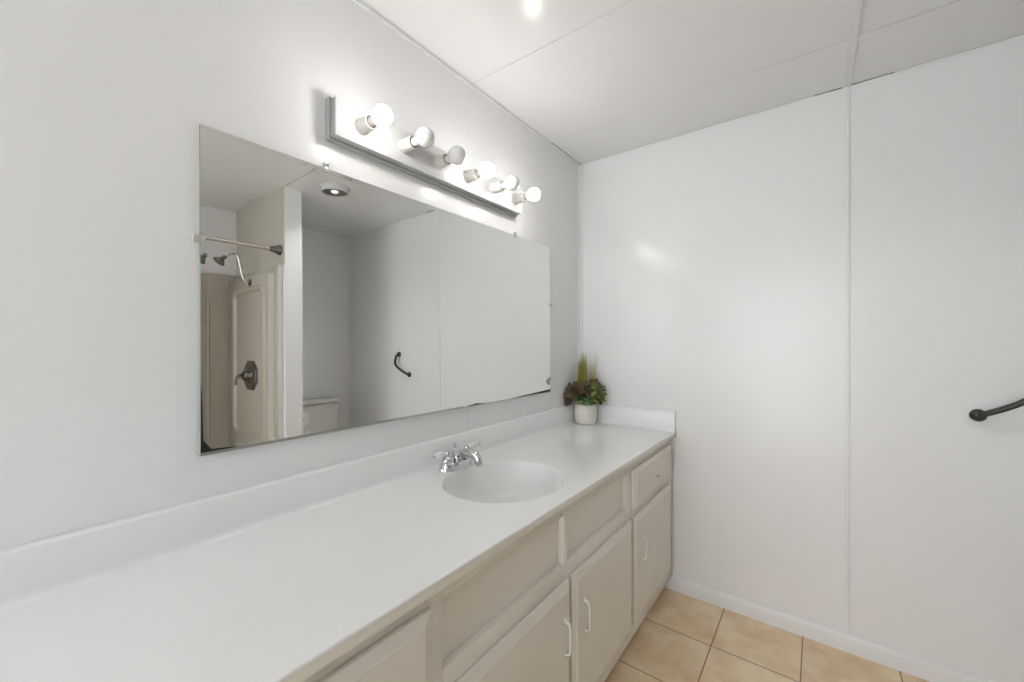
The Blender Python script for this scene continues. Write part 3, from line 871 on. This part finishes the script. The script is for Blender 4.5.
def cluster(bm, r, t, u, n, L, Wd, jit=0.5, spin=0.0, arc=(0, 2 * PI), lift=0.3):
    for i in range(n):
        a = spin + arc[0] + (arc[1] - arc[0]) * (i + random.uniform(-0.2, 0.2)) / n
        out = Rv * math.cos(a) + Uv * math.sin(a)
        nrm = Tv + Uv * random.uniform(0.1, 1.0) + out * random.uniform(-0.5, jit + 0.3)
        face_leaf(bm, P3(r, t, u) + out * 0.004 + Tv * random.uniform(-0.012, 0.018), nrm, out + Tv * lift, L * random.uniform(0.85, 1.12), Wd * random.uniform(0.85, 1.1))
bm = bmesh.new()
cluster(bm, -0.074, 0.020, 0.205, 5, 0.042, 0.018)
cluster(bm, -0.068, 0.025, 0.158, 4, 0.068, 0.022, arc=(PI * 0.85, PI * 1.35))
cluster(bm, -0.050, 0.015, 0.185, 4, 0.050, 0.019, arc=(PI * 0.35, PI * 1.1))
cluster(bm, -0.012, 0.030, 0.205, 6, 0.044, 0.019)
cluster(bm, -0.008, 0.042, 0.195, 4, 0.030, 0.015, spin=0.4)
cluster(bm, -0.032, 0.035, 0.165, 4, 0.042, 0.017, spin=0.2)
cluster(bm, 0.046, 0.004, 0.212, 3, 0.038, 0.016, arc=(PI * 0.2, PI * 0.9))
inroom(bm)
obj('burgundy_leaves', bm, 'burgundy', pp, angle=60)
# green leaves: fan at the right, low collar all round
bm = bmesh.new()
cluster(bm, 0.056, 0.020, 0.175, 8, 0.056, 0.011)
cluster(bm, 0.062, 0.012, 0.195, 7, 0.046, 0.011, spin=0.3)
cluster(bm, 0.060, 0.030, 0.150, 7, 0.042, 0.010, spin=0.5)
cluster(bm, 0.050, 0.030, 0.190, 8, 0.044, 0.010, spin=0.1)
cluster(bm, -0.030, 0.045, 0.140, 8, 0.032, 0.009)
cluster(bm, 0.025, 0.045, 0.145, 8, 0.034, 0.009)
cluster(bm, 0.000, 0.020, 0.165, 9, 0.050, 0.012)
for k in range(26):
    a = random.uniform(-1.2, 1.2); e_ = random.uniform(-0.1, 1.4)
    leaf(bm, P3(0.040 + random.uniform(-0.012, 0.02), 0.02, 0.14), Rv * math.cos(a) + Tv * math.sin(a) + Uv * e_, random.uniform(0.055, 0.080), 0.008, 0.2, 0.2)
for k in range(22):
    a = random.uniform(0, 2 * PI)
    leaf(bm, P3(0, 0.015, 0.103), Rv * math.cos(a) + Tv * math.sin(a) + Uv * random.uniform(0.3, 1.2), random.uniform(0.045, 0.07), 0.009, 0.25, 0.2)
inroom(bm)
obj('green_leaves', bm, 'green', pp, angle=60)
# blue-green rosette at the front
bm = bmesh.new()
rc = P3(-0.004, 0.062, 0.132); axis = (Tv + Uv * 0.5).normalized()
a_, b_ = frame_from(axis)
for ring_, (n_, L_, w_, el) in enumerate([(9, 0.034, 0.0095, 0.35), (8, 0.025, 0.008, 0.9), (5, 0.016, 0.006, 2.0)]):
    for i in range(n_):
        t = 2 * PI * i / n_ + ring_ * 0.4
        dd = a_ * math.cos(t) + b_ * math.sin(t) + axis * el
        leaf(bm, rc, dd, L_, w_, 0.0, 0.3, n=5)
inroom(bm)
obj('succulent_rosette', bm, 'rosette', pp, angle=60)
